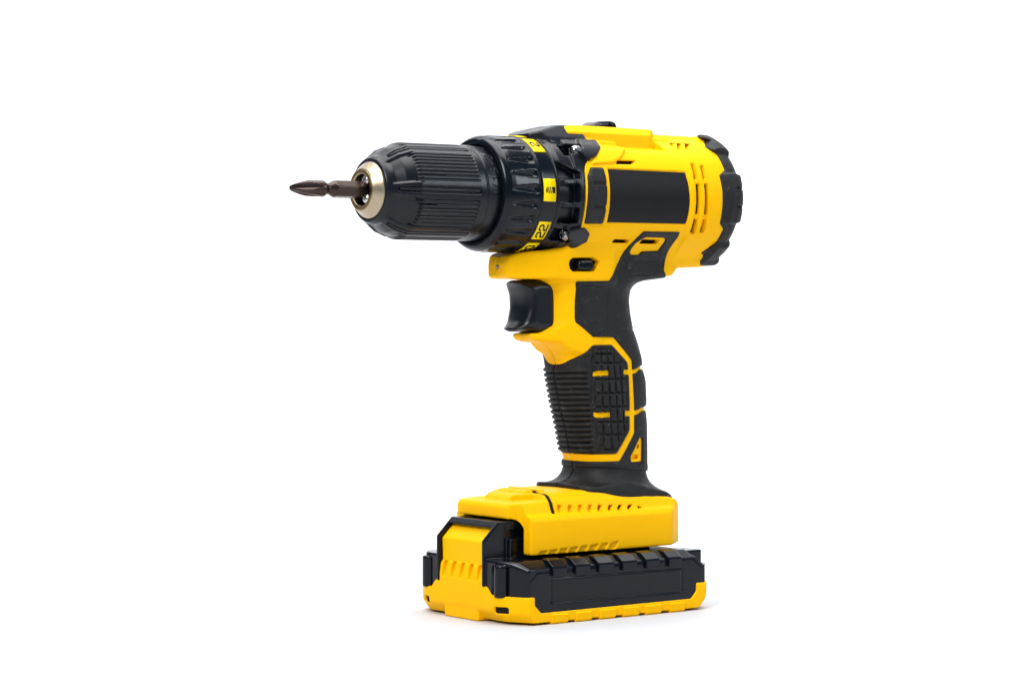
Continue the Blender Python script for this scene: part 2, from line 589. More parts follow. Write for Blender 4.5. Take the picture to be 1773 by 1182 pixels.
# shallow arc in front of the rear slots
arc = side(T([(1197, 283), (1200, 283), (1206, 320), (1207, 345), (1205, 372), (1198, 402), (1195.6, 402), (1202.4, 372), (1204, 345), (1203, 320)]))
shell = smax(shell, -np.maximum(arc, -body - 0.5), 0.5)
for cp in ([(1196.4, 284), (1202.6, 284), (1209.6, 309), (1214.6, 330), (1215, 345), (1213, 372), (1204, 404.5), (1196.4, 404.5), (1205, 372), (1207, 345), (1206.4, 330), (1203, 309)],
           [(1212.4, 287), (1218.4, 287), (1224.4, 309), (1228.4, 330), (1229, 345), (1227.2, 372), (1219, 402.5), (1211.4, 402.5), (1219.4, 372), (1221.4, 345), (1221, 330), (1217.6, 309)]):
    shell = smax(shell, -np.maximum(side(T(cp)), -body - 0.9), 0.35)
# recess for the direction slider
swp = T([(986, 457), (988, 450), (993, 446.4), (1028, 446), (1038.5, 452.6), (1036, 459), (1029, 469.2), (993, 470), (988, 465.5)])
sw = side(swp)
shell = smax(shell, -np.maximum(sw, -body - 4.0), 0.5)
# label recess
lab = T([(1053, 292.5), (1187, 299), (1193, 320), (1195.4, 350), (1193, 370), (1188, 387.6), (1052, 385), (1056, 365), (1057.5, 340), (1056, 310)])
shell = smax(shell, -np.maximum(side(lab) - 0.25, -body - 0.55), 0.3)
for tp_ in ([(1094.6, 789), (1097, 787), (1105.4, 787), (1105.4, 794), (1094.6, 794.4)], [(1103.4, 769), (1107, 768), (1107, 776), (1103, 776)]):
    shell = smax(shell, -np.maximum(side(T(tp_)), -body - 1.6), 0.3)
# mould seam round the front
shell = smax(shell, -np.maximum(np.maximum(g.A - 0.3, -body - 0.5), x - 40), 0.15)
# small lens hole
shell = smax(shell, -(np.sqrt((g.X + 7.4) ** 2 + g.A ** 2 + (g.Z - 141.6) ** 2) - 1.1), 0.2)
housing = surf('housing', g, shell, YELLOW, drill)

# dark core added inside the housing, its colour gives the openings their shade
shade_d = np.maximum(np.maximum(RR - 24.3, np.abs(x - 62) - 34), -(RR - 20))
shade_d = np.minimum(shade_d, np.maximum(np.maximum(body + 3.0, side([(4, 137.5), (36, 137.5), (36, 148), (4, 148)])), 4 - g.A))
shade_d = np.minimum(shade_d, np.maximum(np.maximum(body + 3.0, side([(46, 146), (66, 146), (66, 154), (46, 154)])), 4 - g.A))
shade_d = np.minimum(shade_d, np.maximum(body + 3.0, np.maximum(np.abs(x - 86) - 9, np.abs(g.Z - 193) - 4)))
surf('slot_shade_core', g, np.maximum(shade_d, body + 2.0), DARK, housing)

# direction slider
slp = T([(1003, 450.6), (1026, 450.6), (1026, 466.6), (1003, 467), (1000, 459)])
surf('direction_slider', g, smax(smax(side(slp, 0.6), body - 0.7, 0.7), -body - 3.5, 0), GLOSS, drill, split=True)

# label
surf('side_label', g, smax(smax(side(lab), body + 0.22, 0.2), -body - 1.2, 0), LABEL, drill, 'plain black rectangular sticker on the motor barrel', split=True)

# rubber pad beside the label
pad = T([(1022, 289.5), (1043.5, 290), (1049.6, 314), (1051, 338), (1049.6, 354), (1043, 388), (1011, 387.6), (1015.4, 360), (1017.6, 336), (1016.6, 304)])
pd = smax(smax(side(pad, 0.8), body - 0.9, 1.0), -body - 1.2, 0)
for zz in (trace(FB, [(1036, 318)])[0][1], trace(FB, [(1036, 358)])[0][1]):
    pd = smax(pd, -np.maximum(np.maximum(np.abs(g.Z - zz) - 0.55, -(body - 0.25)), trace(FB, [(1027, 338)])[0][0] - x), 0.3)
surf('side_pad', g, pd, RUBBER, drill, 'small ribbed rubber pad in front of the label', split=True)

# ---- rubber overmould on the handle
A1 = T([(997, 487), (1054.4, 486), (1074, 446), (1087, 427), (1113.8, 400.5), (1177, 401.5), (1173, 411), (1155.6, 437), (1151, 452.6), (1149, 468)])
A1 += [(74.5, 138.6), (72.5, 134), (70, 100), (70.5, 40)]
A2 = [(20, 40)]
neck = T([(1058, 700)])  # anchor only
trim_out = T([(1025, 583.4), (1061.4, 584), (1093, 623), (1094, 640), (1097.6, 700), (1097.6, 749), (1072, 797)])
front_top = T([(995, 534), (996, 558), (1025.8, 582.6)])
front_top[0] = (T([(994.6, 534)])[0])
# upper/rear rubber region
up_poly = A1[:10] + [(72.4, 136.5), (72.4, 56.0), (22, 56.0)] + XZ([(962, 794.5)], 0) + T([(1000, 797.6), (1072, 797.4)]) + trim_out[::-1][1:] + front_top[::-1] + T([(997, 500)])
# front grip region (inside the trim)
gr_poly = [XZ([(938, 616)], 0)[0]] + XZ([(950, 628)], 0) + T([(960, 632), (968, 630.4), (984, 623.4), (1008, 613), (1026, 597), (1059, 596.4), (1086, 627), (1088.4, 648.6), (1090, 699), (1089.8, 744.7), (1067, 785.4), (1000, 785.6)]) + XZ([(966, 784.5)], 0) + [(18, 64)]
up_d, gr_d = side(up_poly, 0.5), side(gr_poly, 0.5)
# raised rear pads are separated by two yellow wings
rub = np.minimum(up_d, gr_d)
pcut = side(T([(1118, 411), (1150, 412), (1151.5, 415), (1150, 419), (1139, 434), (1110.5, 435), (1105, 441), (1092, 441), (1089.6, 438), (1090.7, 433), (1099.5, 422)]), 0.6)
wing1 = side(T([(1094, 640.4), (1101, 638.6), (1106, 634.5)]) + [(70, 101.5), (70, 99.6)] + T([(1106, 639.5), (1101, 645), (1094, 646.6)]))
wing2 = side(T([(1097, 711), (1104, 709.4), (1110, 705.5)]) + [(70, 84.4), (70, 82.4)] + T([(1110, 711.5), (1104, 716.5), (1097, 718.2)]))
dash = [side(T(p), 0.4) for p in (
    [(1025.4, 648), (1030.4, 642), (1053, 641), (1053.6, 649.4), (1028, 651)],
    [(1026.6, 716), (1029, 714.4), (1055.6, 713.6), (1056, 721.6), (1032, 723.2)],
    [(1077.7, 640), (1092, 640.4), (1092, 648), (1077.7, 648)],
    [(1080, 711), (1094, 711), (1094, 719.6), (1080, 719.6)])]
tri = side(T([(1106.5, 757), (1110.5, 758), (1109.6, 805.5), (1092.4, 799.4), (1091.4, 791)]), 0.4)
for c_ in [pcut, wing1, wing2, tri] + dash:
    rub = smax(rub, -c_, 0.3)
off = np.full(g.shape, 0.62, np.float32)
# front ribs
zr0, zr1 = XZ([(962, 636)], 0)[0][1], XZ([(992, 783)], 0)[0][1]
nr = 16
ph = (g.Z - zr1) / (zr0 - zr1) * nr
ribw = np.abs((ph % 1.0) - 0.5) * 2          # 0 in the middle of a rib, 1 in the groove
ribh = -1.25 * np.clip((ribw - 0.5) / 0.4, 0, 1) ** 1.2
l0, l1 = T([(1017, 640)])[0], T([(1026, 783)])[0]
xb = l1[0] + (g.Z - l1[1]) / (l0[1] - l1[1]) * (l0[0] - l1[0])
ribmask = np.clip((xb - x) / 1.0, 0, 1) * ((g.Z < zr0) & (g.Z > zr1)) * (gr_d < -0.3)
slantcut = T([(984, 630), (1018, 640)])
ribmask = ribmask * np.clip((slantcut[0][1] + (x - slantcut[0][0]) * 0.0 - g.Z) / 1.0 + 0.3, 0, 1)
off = off + ribmask * (0.75 + ribh)
# inner tiled pad
tp = T([(1027, 604), (1057, 604), (1081, 632), (1084, 700), (1083, 742), (1064, 778), (1041, 778), (1030, 730), (1024, 690), (1024, 640)])
tile_d = side(tp, 0.6)
cols = [T([(c0, 640)])[0][0] for c0 in (1027, 1039, 1051, 1062, 1072, 1082)]
rowz = [T([(1050, r)])[0][1] for r in (612, 628, 656, 680, 704, 730, 752)]
lines = None
lean = T([(1039, 640), (1043, 770)])
slope = (lean[1][0] - lean[0][0]) / (lean[1][1] - lean[0][1])
for c0 in cols:
    d_ = np.abs(x - c0 - slope * (g.Z - lean[0][1])) - 0.45
    lines = d_ if lines is None else np.minimum(lines, d_)
for r0 in rowz:
    lines = np.minimum(lines, np.abs(g.Z - r0) - 0.42)
groove = np.clip(-np.maximum(lines, tile_d) / 0.3, 0, 1)
ring = np.clip((0.45 - np.abs(tile_d)) / 0.3, 0, 1)
off = off + 0.65 * np.clip(-tile_d / 0.5, 0, 1) - 1.25 * groove - 0.5 * ring
# outlined panels on the upper rubber, step line on the neck
for pl in ([(1003, 495), (1052, 494), (1050, 520), (1050, 555), (1020, 562), (1003, 545)], [(1084, 455), (1096, 450), (1136, 452), (1138, 462), (1130, 474), (1094, 476), (1080, 470)]):
    ol = side(T(pl), 0.8)
    off = off - 0.35 * np.clip((0.4 - np.abs(ol)) / 0.3, 0, 1)
zl = T([(1060, 571)])[0][1]
off = off - 0.4 * np.clip((0.4 - np.abs(g.Z - zl)) / 0.3, 0, 1) * (x > T([(1040, 571)])[0][0])
# bulging rear pads
zb = [XZ([(1100, p)], 0)[0][1] for p in (573, 637, 708, 818)]
for i in range(3):
    mid, hw = (zb[i] + zb[i + 1]) / 2, (zb[i] - zb[i + 1]) / 2
    off = off + 0.55 * np.clip((x - 52) / 8, 0, 1) * np.clip(1 - ((g.Z - mid) / hw) ** 4, 0, 1)
off = off + 0.35 * np.clip((62.6 - 0.105 * np.maximum(x - 40, 0) - g.Z) / 2, 0, 1)
off = np.maximum(off, 0.16)
rubber = smax(smax(rub, body - off, 0.8), -body - 1.4, 0)
rubber = smax(rubber, -np.maximum(np.maximum(g.A - 0.35, -body - 0.3), x - 40), 0.2)
rubber = smax(rubber, 58.8 - 0.105 * np.maximum(x - 40, 0) - g.Z, 0.4)
surf('rubber_grip', g, rubber, RUBBER, drill, 'black ribbed rubber grip with yellow outline on the handle')

# skirt of the grip on the foot
gs = Grid((10, 82), (-24, 0), (41, 62))
core = loft(gs, [40, 48, 52, 56, 58, 62], [48.6] * 6, [20, 18.4, 17.0, 16.5, 16.4, 16.4], [19, 17.7, 16.5, 16.15, 16.1, 16.1], 2.5)
core = smax(core, gs.Z - 61.0, 0.3)
top_z = np.interp(gs.X[:, 0, 0], [20, 30, 38, 45, 52, 58, 67, 72, 77], [52.4, 51.5, 51.0, 51.1, 49.6, 48.3, 47.9, 46.6, 44.4]).astype(np.float32)[:, None, None]
plan = poly(gs.X[:, :, 0], gs.Y[:, :, 0], fillet([(23.2, -13.5), (26, -17.8), (68, -18.4), (74.5, -14), (76.2, -8), (76.2, 8), (74.5, 14), (68, 18.4), (26, 17.8), (23.2, 13.5)], 2))[:, :, None]
plate = smax(plan, gs.Z - top_z - 0.035 * np.maximum(20 - gs.A, 0), 1.2)
skirt = smin(core, plate, 9.0)
skirt = np.maximum(skirt, 42 - gs.Z)
skirt = smax(skirt, -np.maximum(gs.A - 0.35, gs.X - 34.5), 0.2)
surf('grip_skirt', gs, skirt, RUBBER, drill, 'flared black rubber collar where the handle meets the foot')

# lens of the work lamp in the nose
gl = Grid((-12, -5), (-2, 0), (139, 145), 0.2)
surf('work_lamp', gl, np.sqrt((gl.X + 7.1) ** 2 + gl.A ** 2 + (gl.Z - 141.6) ** 2) - 0.95, LAMP, drill)

# ---- trigger
gt = Grid((-10, 20), (-11, 0), (112, 139), 0.4)
t_xz = poly(gt.X[:, :, 0], gt.Z[:, 0, :], fillet([(-4.8, 136.3), (-2.6, 135.2), (0.2, 133), (1.8, 129.8), (2.1, 125), (0.7, 119.8), (-1.9, 117.0), (-2.2, 115.9), (-0.8, 115.1), (17, 115.1), (17, 136.3)], 0.5))[:, None, :]
tw = smax(t_xz + 0.055 * gt.A ** 2 * np.clip((8 - gt.X) / 8, 0, 1) * 0.9, gt.A - 8.5, 4.0)
tw = smax(tw, -(np.sqrt((gt.X + 7.6) ** 2 + (gt.Z - 126.8) ** 2 + (gt.A * 0.5) ** 2) - 10.3), 3.0)
surf('trigger', gt, tw, BLACK, drill, 'curved black finger trigger')

# ---- rear cap
gc = Grid((86, 112), (-31, 0), (139, 203))
Rc = np.sqrt(gc.Y ** 2 + (gc.Z - ZA) ** 2)
ang = np.degrees(np.arctan2(gc.Z - ZA, gc.A + 1e-6))
side_l = np.clip((25 - np.abs(ang)) / 3.0, 0, 1)
lobe = np.zeros(np.broadcast_shapes(ang.shape), np.float32)
for a0, w in ((0, 24), (62, 17), (-62, 19)):
    lobe = np.maximum(lobe, np.clip((w - np.abs(ang - a0)) / 3.0, 0, 1))
Rcap = np.interp(gc.X[:, 0, 0], [86, 99, 102, 104, 106, 109], [27.0, 26.9, 25.6, 23.2, 19, 12]).astype(np.float32)[:, None, None]
cap = smax(Rc - Rcap - lobe * 1.9 * np.clip((gc.X - 92) / 3, 0, 1), gc.X - 103.0 - side_l * 1.0 - lobe * 0.7, 2.0)
low = smax(smax(np.abs(gc.X - 96.6) - 7.6, gc.A - 11.5, 3), np.abs(gc.Z - 146.8) - 4.0, 3.0)
cap = smin(cap, low, 1.0)
FBc = Field(g, body)
cb = trace(FB, [(1209, 239), (1219.7, 244), (1221, 255.6), (1240, 267), (1254, 294.7), (1244.6, 303.5), (1250, 328), (1250.5, 351.5), (1245.7, 387), (1252, 396.5), (1239, 420), (1213.8, 436.8), (1211.4, 458)])
cap_xz = [(cb[0][0] - 2, 204)] + cb + [(cb[-1][0], 138), (115, 138), (115, 204)]
capp = poly(gc.X[:, :, 0], gc.Z[:, 0, :], cap_xz)[:, None, :]
cap = smax(cap, capp, 0.6)
for a0 in (9.0, -7.5):
    zz = ZA + 27 * math.sin(math.radians(a0))
    cap = smax(cap, -np.maximum(np.abs(gc.Z - zz) - 0.55, np.maximum(98.0 - gc.X, -(Rc - 25.6))), 0.4)
surf('rear_cap', gc, cap, RUBBER, drill, 'black lobed rubber cap on the back of the motor barrel')

# ---- gearbox
gg = Grid((-1, 36), (-30, 0), (144, 203))
Rg = np.sqrt(gg.Y ** 2 + (gg.Z - ZA) ** 2)
gear = rprofile(gg, Rg, [(3, 0), (3, 22.6), (5.0, 22.6), (5.4, 23.9), (7.2, 24.2), (8.0, 24.7), (16.5, 24.9), (19.5, 25.0), (26, 25.0), (26, 0)])
FG = Field(gg, smin(gear, np.maximum(Rg - 25.5, np.abs(gg.X - 20) - 14), 0))
gside = lambda pts, r=0.0: poly(gg.X[:, :, 0], gg.Z[:, 0, :], fillet(pts, r) if r else pts)[:, None, :]
b1 = trace(FG, [(986, 243), (994, 241), (1021, 242), (1034, 256), (1027.5, 271), (1028, 281), (1019, 283.6), (1012.7, 297), (1013, 327), (1010.6, 367), (1007, 389), (1015, 401), (1016.4, 408), (1009.5, 420), (976, 436), (960, 436)])
b1 = [(15, 198), (28.6, 198), (28.6, 194.8)] + b1[2:-1] + [(12, b1[-2][1] - 1)]
collar = smax(smax(gside(b1, 0.5), Rg - 25.9, 0.6), 21 - Rg, 0)
gear = smin(gear, collar, 0.4)
bosses = [(46.0, 24.2, 18.8), (-43.0, 24.0, 13.5)]
for pts in ([(994, 242), (1021, 242.4), (1033.4, 256), (1027, 271), (1012, 276), (996, 262)], [(981, 400), (1008, 394), (1015.6, 405), (1009, 419.4), (978, 434), (976, 412)]):
    bs = trace(FG, pts)
    bo = smax(smax(gside(bs, 0.2), Rg - 27.5, 0.4), 22 - Rg, 0)
    gear = smin(gear, bo, 0.3)
for a0, r0, xs in bosses:
    yc, zc = r0 * math.cos(math.radians(a0)), ZA + r0 * math.sin(math.radians(a0))
    hole = np.maximum(np.sqrt((gg.A - yc) ** 2 + (gg.Z - zc) ** 2) - 3.1, gg.X - xs - 2.2)
    hole = np.maximum(hole, xs - 7 - gg.X)
    gear = smax(gear, -hole, 0.5)
for pts in ([(965.5, 279), (1004, 299), (1005, 309.5), (972, 309.5)], [(973.5, 318.5), (1004, 318.5), (1005, 351), (974, 351)], [(973.6, 359), (1004, 359), (1000, 387), (968.5, 387)]):
    w_ = gside(trace(FG, pts), 0.5)
    gear = smax(gear, -np.maximum(w_, 21.6 - Rg), 0.4)
# faceted hump on top
dome = smax(gside([(1.5, 190), (1.9, 195.6), (8.4, 197.6), (18, 200.0), (26.5, 200.5), (28.8, 199.4), (28.8, 190)]), poly(gg.Y[0], gg.Z[0], [(15, 190.5), (12.6, 194.5), (8, 199.6), (4, 200.8), (-4, 200.8), (-8, 199.6), (-12.6, 194.5), (-15, 190.5)])[None], 0.6)
dome = smax(dome, poly(gg.X[:, :, 0], gg.Y[:, :, 0], [(1, 0), (3, -7), (9, -13.5), (22, -15.5), (29, -13), (29, 0)])[:, :, None], 0.6)
gear = smin(gear, dome, 0.5)
gearbox = surf('gearbox_collar', gg, gear, BLACK, drill, 'black gearbox collar with ribbed side windows')
for sgn in (-1, 1):
    for a0, r0, xs in bosses:
        yc, zc = r0 * math.cos(math.radians(a0)), ZA + r0 * math.sin(math.radians(a0))
        gq = Grid((xs - 3.6, xs + 5), (sgn * yc - 3.4, sgn * yc + 3.4), (zc - 3.4, zc + 3.4), 0.2, False)
        rq = np.sqrt((gq.Y - sgn * yc) ** 2 + (gq.Z - zc) ** 2)
        sq = smax(rq - 2.6 + np.clip((-(gq.X - xs)) * 0.5, 0, 2), np.abs(gq.X - xs - 1) - 2.6, 0.8)
        aq = np.arctan2(gq.Z - zc, gq.Y - sgn * yc)
        sq = smax(sq, -np.maximum(rq - 1.35 - 0.35 * np.cos(6 * aq), gq.X - xs), 0.2)
        surf('screw', gq, sq, SCREW, drill)

# speed selector on top of the ridge
gk = Grid((35, 56), (-7, 0), (196, 205), 0.4)
ks = smax(smax(poly(gk.X[:, :, 0], gk.Z[:, 0, :], fillet([(37, 197), (38.4, 200.8), (42, 202.6), (48.6, 203.0), (50.6, 202.4), (51.6, 200.4), (52, 197)], 0.6))[:, None, :], gk.A - 5.4, 1.6), -(np.abs(gk.X - 47.4) - 0.3), 0)
surf('speed_selector', gk, ks, GLOSS, drill)

# ---- clutch ring
gr = Grid((-22, 8), (-26, 26), (145, 197.5), 0.4, False)
Rr = np.sqrt(gr.Y ** 2 + (gr.Z - ZA) ** 2)
an = np.degrees(np.arctan2(gr.Z - ZA, -gr.Y))
cl = rprofile(gr, Rr, fillet([(-19.9, 19.7), (-19.9, 21.6), (-19.2, 22.4), (-17.6, 23.3), (-15, 23.6), (-3.2, 23.75), (5.2, 23.8), (5.5, 23.3), (5.5, 17), (-17.5, 17), (-18.2, 19.6)], 0.35))
NF = 24
fa = np.abs((((an + 4) / (360 / NF)) % 1.0) - 0.5) * 2      # 0 in the middle of each flute, 1 on the ridge
run = np.clip((gr.X + 17.0) / 12.0, 0, 1)                 # flutes start as points at the rim and widen backwards
endw = np.clip((-3.7 - gr.X) / 2.2, 0, 1)
halfw = 0.16 + 0.40 * run
cl = cl + endw * 1.2 * run ** 0.4 * np.clip(1 - (fa / halfw) ** 2, 0, 1) * (run > 0)
ridge_ = np.clip((fa - 0.7) / 0.3, 0, 1)
cl = smax(cl, -np.maximum(np.abs(gr.X + 2.85) - 0.35, -(Rr - 23.3)), 0.2)
clutch = surf('clutch_ring', gr, cl, GLOSS, drill, 'black fluted torque clutch ring with yellow number tiles')
for k, (a0, a1, txt) in enumerate([(-8.4, 13.5, 'bit'), (43.9, 68.0, '2'), (-50.3, -29.0, '22'), (-80.2, -56.4, '20'), (74.5, 98.5, '')]):
    tl = cyl_patch('number_tile', 23.78, -1.95, 4.1, a0, a1, TILE, clutch)
    am = (a0 + a1) / 2
    if txt == 'bit':
        V, Q = [], []
        # small drill symbol: a solid block, then slanted flutes and a tip
        shapes = [[(2.35, -1.25), (3.7, -1.25), (3.7, 1.25), (2.0, 1.25)], [(1.45, -1.25), (1.9, -1.25), (1.25, 1.25), (0.8, 1.25)], [(0.5, -1.25), (0.95, -1.25), (0.3, 1.25), (-0.15, 1.25)], [(-0.4, -1.0), (0.0, -1.25), (-0.45, 1.1), (-0.85, 0.7)], [(-1.1, -0.9), (-0.75, -1.1), (-0.5, 1.1), (-0.85, 0.7)]]
        for sh in shapes:
            b = len(V)
            NS = 6
            for r in (24.0, 24.12):
                for k2 in range(NS + 1):
                    t_ = k2 / NS
                    for p_, q_ in ((sh[0], sh[3]), (sh[1], sh[2])):
                        xx, ss = p_[0] + (q_[0] - p_[0]) * t_, p_[1] + (q_[1] - p_[1]) * t_
                        a = math.radians(am) + ss / 24.0
                        V.append((xx, -r * math.cos(a), ZA + r * math.sin(a)))
            o_ = 2 * (NS + 1)
            for k2 in range(NS):
                c_ = b + 2 * k2
                Q += [(c_ + o_, c_ + o_ + 1, c_ + o_ + 3, c_ + o_ + 2), (c_, c_ + o_, c_ + o_ + 2, c_ + 2), (c_ + 1, c_ + 3, c_ + o_ + 3, c_ + o_ + 1)]
        link('printed_mark', mesh_from('printed_mark', V, Q, INK, False), clutch)
    elif txt:
        size = 3.8
        wtot = len(txt) * 0.62 * size + (len(txt) - 1) * 0.28 * size
        cyl_text('printed_number', txt, 24.05, 1.1, am - math.degrees(wtot * 1.05 / 2 / 24.0), size, 0.66, INK, clutch, adv=1.05)

# ---- chuck
gh = Grid((-71.5, -16), (-21, 21), (150, 192.3), 0.33, False)
Rh = np.sqrt(gh.Y ** 2 + (gh.Z - ZA) ** 2)
ah = np.degrees(np.arctan2(gh.Z - ZA, -gh.Y))
ch = rprofile(gh, Rh, fillet([(-70.2, 11.4), (-70.2, 12.4), (-68.6, 13.4), (-63.2, 17.3), (-58.0, 19.2), (-26.4, 19.3), (-26.1, 18.9), (-25.8, 19.3), (-17, 19.2), (-17, 9), (-66, 9)], 0.3))
al = (ah + 30.0) % 60.0 - 30.0               # -30..30 around each plain band
inband = np.abs(al) < 9.0
# grooves between the bands
gp = (np.abs(al) - 10.0) / 5.0
gw = np.abs((gp % 1.0) - 0.5) * 2
xs_start = -58.6 - 0.10 * (30 - np.abs(al)) * 0.3
gm = (np.abs(al) > 10.2) * np.clip((gh.X - xs_start + 1.0 * (np.abs(al) < 14)) / 1.0, 0, 1) * np.clip((-29.8 - gh.X) / 0.5, 0, 1)
gdep = 0.75 * np.clip((0.55 - gw) / 0.3, 0, 1)
ch = ch + gm * gdep
# cone facets between bands are slightly sunk, bands stand proud on the cone
cone = np.clip((-57.0 - gh.X) / 2.0, 0, 1) * np.clip((gh.X + 68.6) / 2.0, 0, 1)
ch = ch + cone * 0.8 * np.clip((np.abs(al) - 9.5) / 1.2, 0, 1)
# long slot in each band
slot = np.maximum(np.abs(np.radians(al) * 19.2) - 0.85, np.maximum(-66.0 - gh.X, gh.X + 29.6))
slotring = np.abs(slot) - 0.32
ch = ch + 0.85 * np.clip(-slotring / 0.2, 0, 1)
ch = ch + 0.35 * np.clip(-(np.abs(np.abs(np.radians(al) * 19.2) - 3.1) - 0.3) / 0.2, 0, 1) * ((gh.X < -57) & (gh.X > -68))
sleeve = surf('chuck_sleeve', gh, ch, BLACK, drill, 'black grooved keyless chuck sleeve')
cyl_text('capacity_mark', '1/16-3/8', 19.18, -21.9, -5.2, 3.3, 0.42, BLACK, sleeve, gap=0.3, adv=1.15, raise_=0.35, label='raised lettering 1/16-3/8 round the sleeve')

gn = Grid((-75, -62), (-13, 13), (158, 184.2), 0.25, False)
Rn = np.sqrt(gn.Y ** 2 + (gn.Z - ZA) ** 2)
nz = rprofile(gn, Rn, fillet([(-73.9, 6.2), (-73.9, 8.2), (-73.6, 8.5), (-70.3, 11.2), (-69.6, 11.3), (-63, 11.3), (-63, 6.2)], 0.2))
nosering = surf('chuck_nose', gn, nz, BRASS, drill, 'bevelled brassy metal nose ring of the chuck')
gf = Grid((-75, -70), (-9, 9), (162, 180.2), 0.25, False)
Rf = np.sqrt(gf.Y ** 2 + (gf.Z - ZA) ** 2)
surf('nose_face', gf, rprofile(gf, Rf, [(-74.05, 6.35), (-74.05, 8.15), (-73.5, 8.15), (-73.5, 6.35)]), BRASS2, nosering)
gb = Grid((-70, -60), (-9, 9), (162, 180.2), 0.4, False)
Rb = np.sqrt(gb.Y ** 2 + (gb.Z - ZA) ** 2)
surf('bore', gb, np.maximum(np.maximum(Rb - 7, np.abs(gb.X + 66) - 2), -(Rb - 1)), DARK, nosering)
for a0 in (64, -58, 180):
    yc, zc = -4.2 * math.cos(math.radians(a0)), ZA + 4.2 * math.sin(math.radians(a0))
    gj = Grid((-75, -62), (yc - 3, yc + 3), (zc - 3, zc + 3), 0.22, False)
    rj = np.sqrt((gj.Y - yc) ** 2 + (gj.Z - zc) ** 2)
    jd = smax(rj - 2.15, -73.9 - gj.X, 2.0)
    jd = smax(jd, gj.X + 63, 0)
    ra = (-(gj.Y) * math.cos(math.radians(a0)) + (gj.Z - ZA) * math.sin(math.radians(a0)))
    jd = smax(jd, 2.4 - ra, 0.3)
    surf('chuck_jaw', gj, jd, STEEL, drill)

# ---- screwdriver bit, held in the jaws
bit = bpy.data.objects.new('screwdriver_bit', None)
COL.objects.link(bit)
bit.location = (-0.064, 0, ZA * MM)
bit.empty_display_size = 0.01
bit['label'] = 'dark steel cross-head screwdriver bit clamped in the drill chuck'
bit['category'] = 'screwdriver bit'
bpy.context.view_layer.update()
gb2 = Grid((-107.5, -62), (-4, 4), (ZA - 4, ZA + 4.1), 0.2, False)
yy, zz = gb2.Y, gb2.Z - ZA
rr = np.sqrt(yy * yy + zz * zz)
th = np.arctan2(zz, yy)
hexd = np.cos((th + math.radians(12)) % (math.pi / 3) - math.pi / 6) * rr - 3.17
sh = smax(hexd, rprofile(gb2, np.broadcast_to(rr, gb2.shape), [(-90.2, 0), (-90.2, 2.15), (-88.8, 2.2), (-86.2, 3.5), (-64, 3.6), (-64, 0)]), 0.1)
surf('shank', gb2, sh, BITM, bit)
tipd = rprofile(gb2, np.broadcast_to(rr, gb2.shape), fillet([(-106.2, 0), (-106.2, 1.0), (-105.4, 1.5), (-102.0, 2.5), (-99.0, 3.12), (-91.6, 3.2), (-89.7, 2.2), (-89.7, 0)], 0.15))
for k in range(4):
    a = math.radians(75 + 90 * k)
    u = yy * math.cos(a) + zz * math.sin(a)
    v = -yy * math.sin(a) + zz * math.cos(a)
    # flute: a cylinder leaning away from the tip
    dd = np.sqrt(v * v + ((u - 0.95 - 1.9 - 0.17 * (gb2.X + 106)) * 1.0) ** 2) - 1.9
    tipd = smax(tipd, -dd, 0.15)
surf('cross_tip', gb2, tipd, BITM, bit)

# ------------------------------------------------------------------ foot (battery mount)
gm_ = Grid((-19, 82), (-35, 0), (24, 54))
mx, mA, mz = gm_.X, gm_.A, gm_.Z
yz = poly(gm_.Y[0], mz[0], [(-25.5, 26.0), (-25.8, 39.8), (-24.7, 41.6), (-22.0, 42.6), (-20.4, 46.6), (-18.0, 49.4), (-15.5, 50.6), (0, 51.4), (15.5, 50.6), (18.0, 49.4), (20.4, 46.6), (22.0, 42.6), (24.7, 41.6), (25.8, 39.8), (25.5, 26.0)])[None]
xz = poly(mx[:, :, 0], mz[:, 0, :], fillet([(-15.6, 26.0), (-15.6, 45.0), (-14.0, 46.7), (1.8, 47.4), (3.2, 50.3), (24, 50.8), (30, 49.9), (45, 49.2), (52, 47.8), (58, 46.6), (67, 46.0), (72, 44.6), (76.5, 42), (76.5, 26.0)], 0.4))[:, None, :]
xy = poly(mx[:, :, 0], gm_.Y[:, :, 0], fillet([(-15.6, -17.1), (-11.0, -18.2), (-9.8, -19.6), (-9.8, -26.1), (63.5, -26.1), (67.6, -23), (75, -17), (76.5, -13), (76.5, 17), (-15.6, 17)], 0.6))[:, :, None]
mount = smax(smax(yz, xz, 1.2), xy, 1.0)
tier2 = smax(poly(mx[:, :, 0], mz[:, 0, :], [(-8.6, 45), (-8.2, 47.2), (-6.6, 49.2), (-5.6, 49.5), (6, 49.8), (6, 44), (-8.6, 44)])[:, None, :], mA - 11.0 - 0.35 * np.maximum(mx, -8), 0.5)
tier3 = smax(poly(mx[:, :, 0], mz[:, 0, :], [(-1.6, 45), (-1.4, 49.0), (0.2, 50.7), (1.2, 51.0), (8, 51.3), (8, 44)])[:, None, :], mA - 8.4 - 0.35 * np.maximum(mx, -2), 0.5)
mount = smin(smin(mount, tier2, 0.25), tier3, 0.25)
chan = poly(gm_.Y[0], mz[0], [(-20.3, 20), (-20.3, 36.6), (-17.2, 40.6), (17.2, 40.6), (20.3, 36.6), (20.3, 20)])[None]
mount = smax(mount, -np.maximum(chan, mx - 62), 0.8)
FM = Field(gm_, mount)
mside = lambda pts, r=0.0: poly(mx[:, :, 0], mz[:, 0, :], fillet(pts, r) if r else pts)[:, None, :]
cut = None
for k in range(8):
    p0 = 936 + k * 17.7
    yb = 961.5 - k * 2.25
    d_ = mside(XZ([(p0, yb - 6.5 + 0.05 * k), (p0 + 13 - 0.3 * k, yb - 8.5), (p0 + 8.5 - 0.3 * k, yb + 4.0), (p0 - 4.5, yb + 5)], -25.6))
    cut = d_ if cut is None else np.minimum(cut, d_)
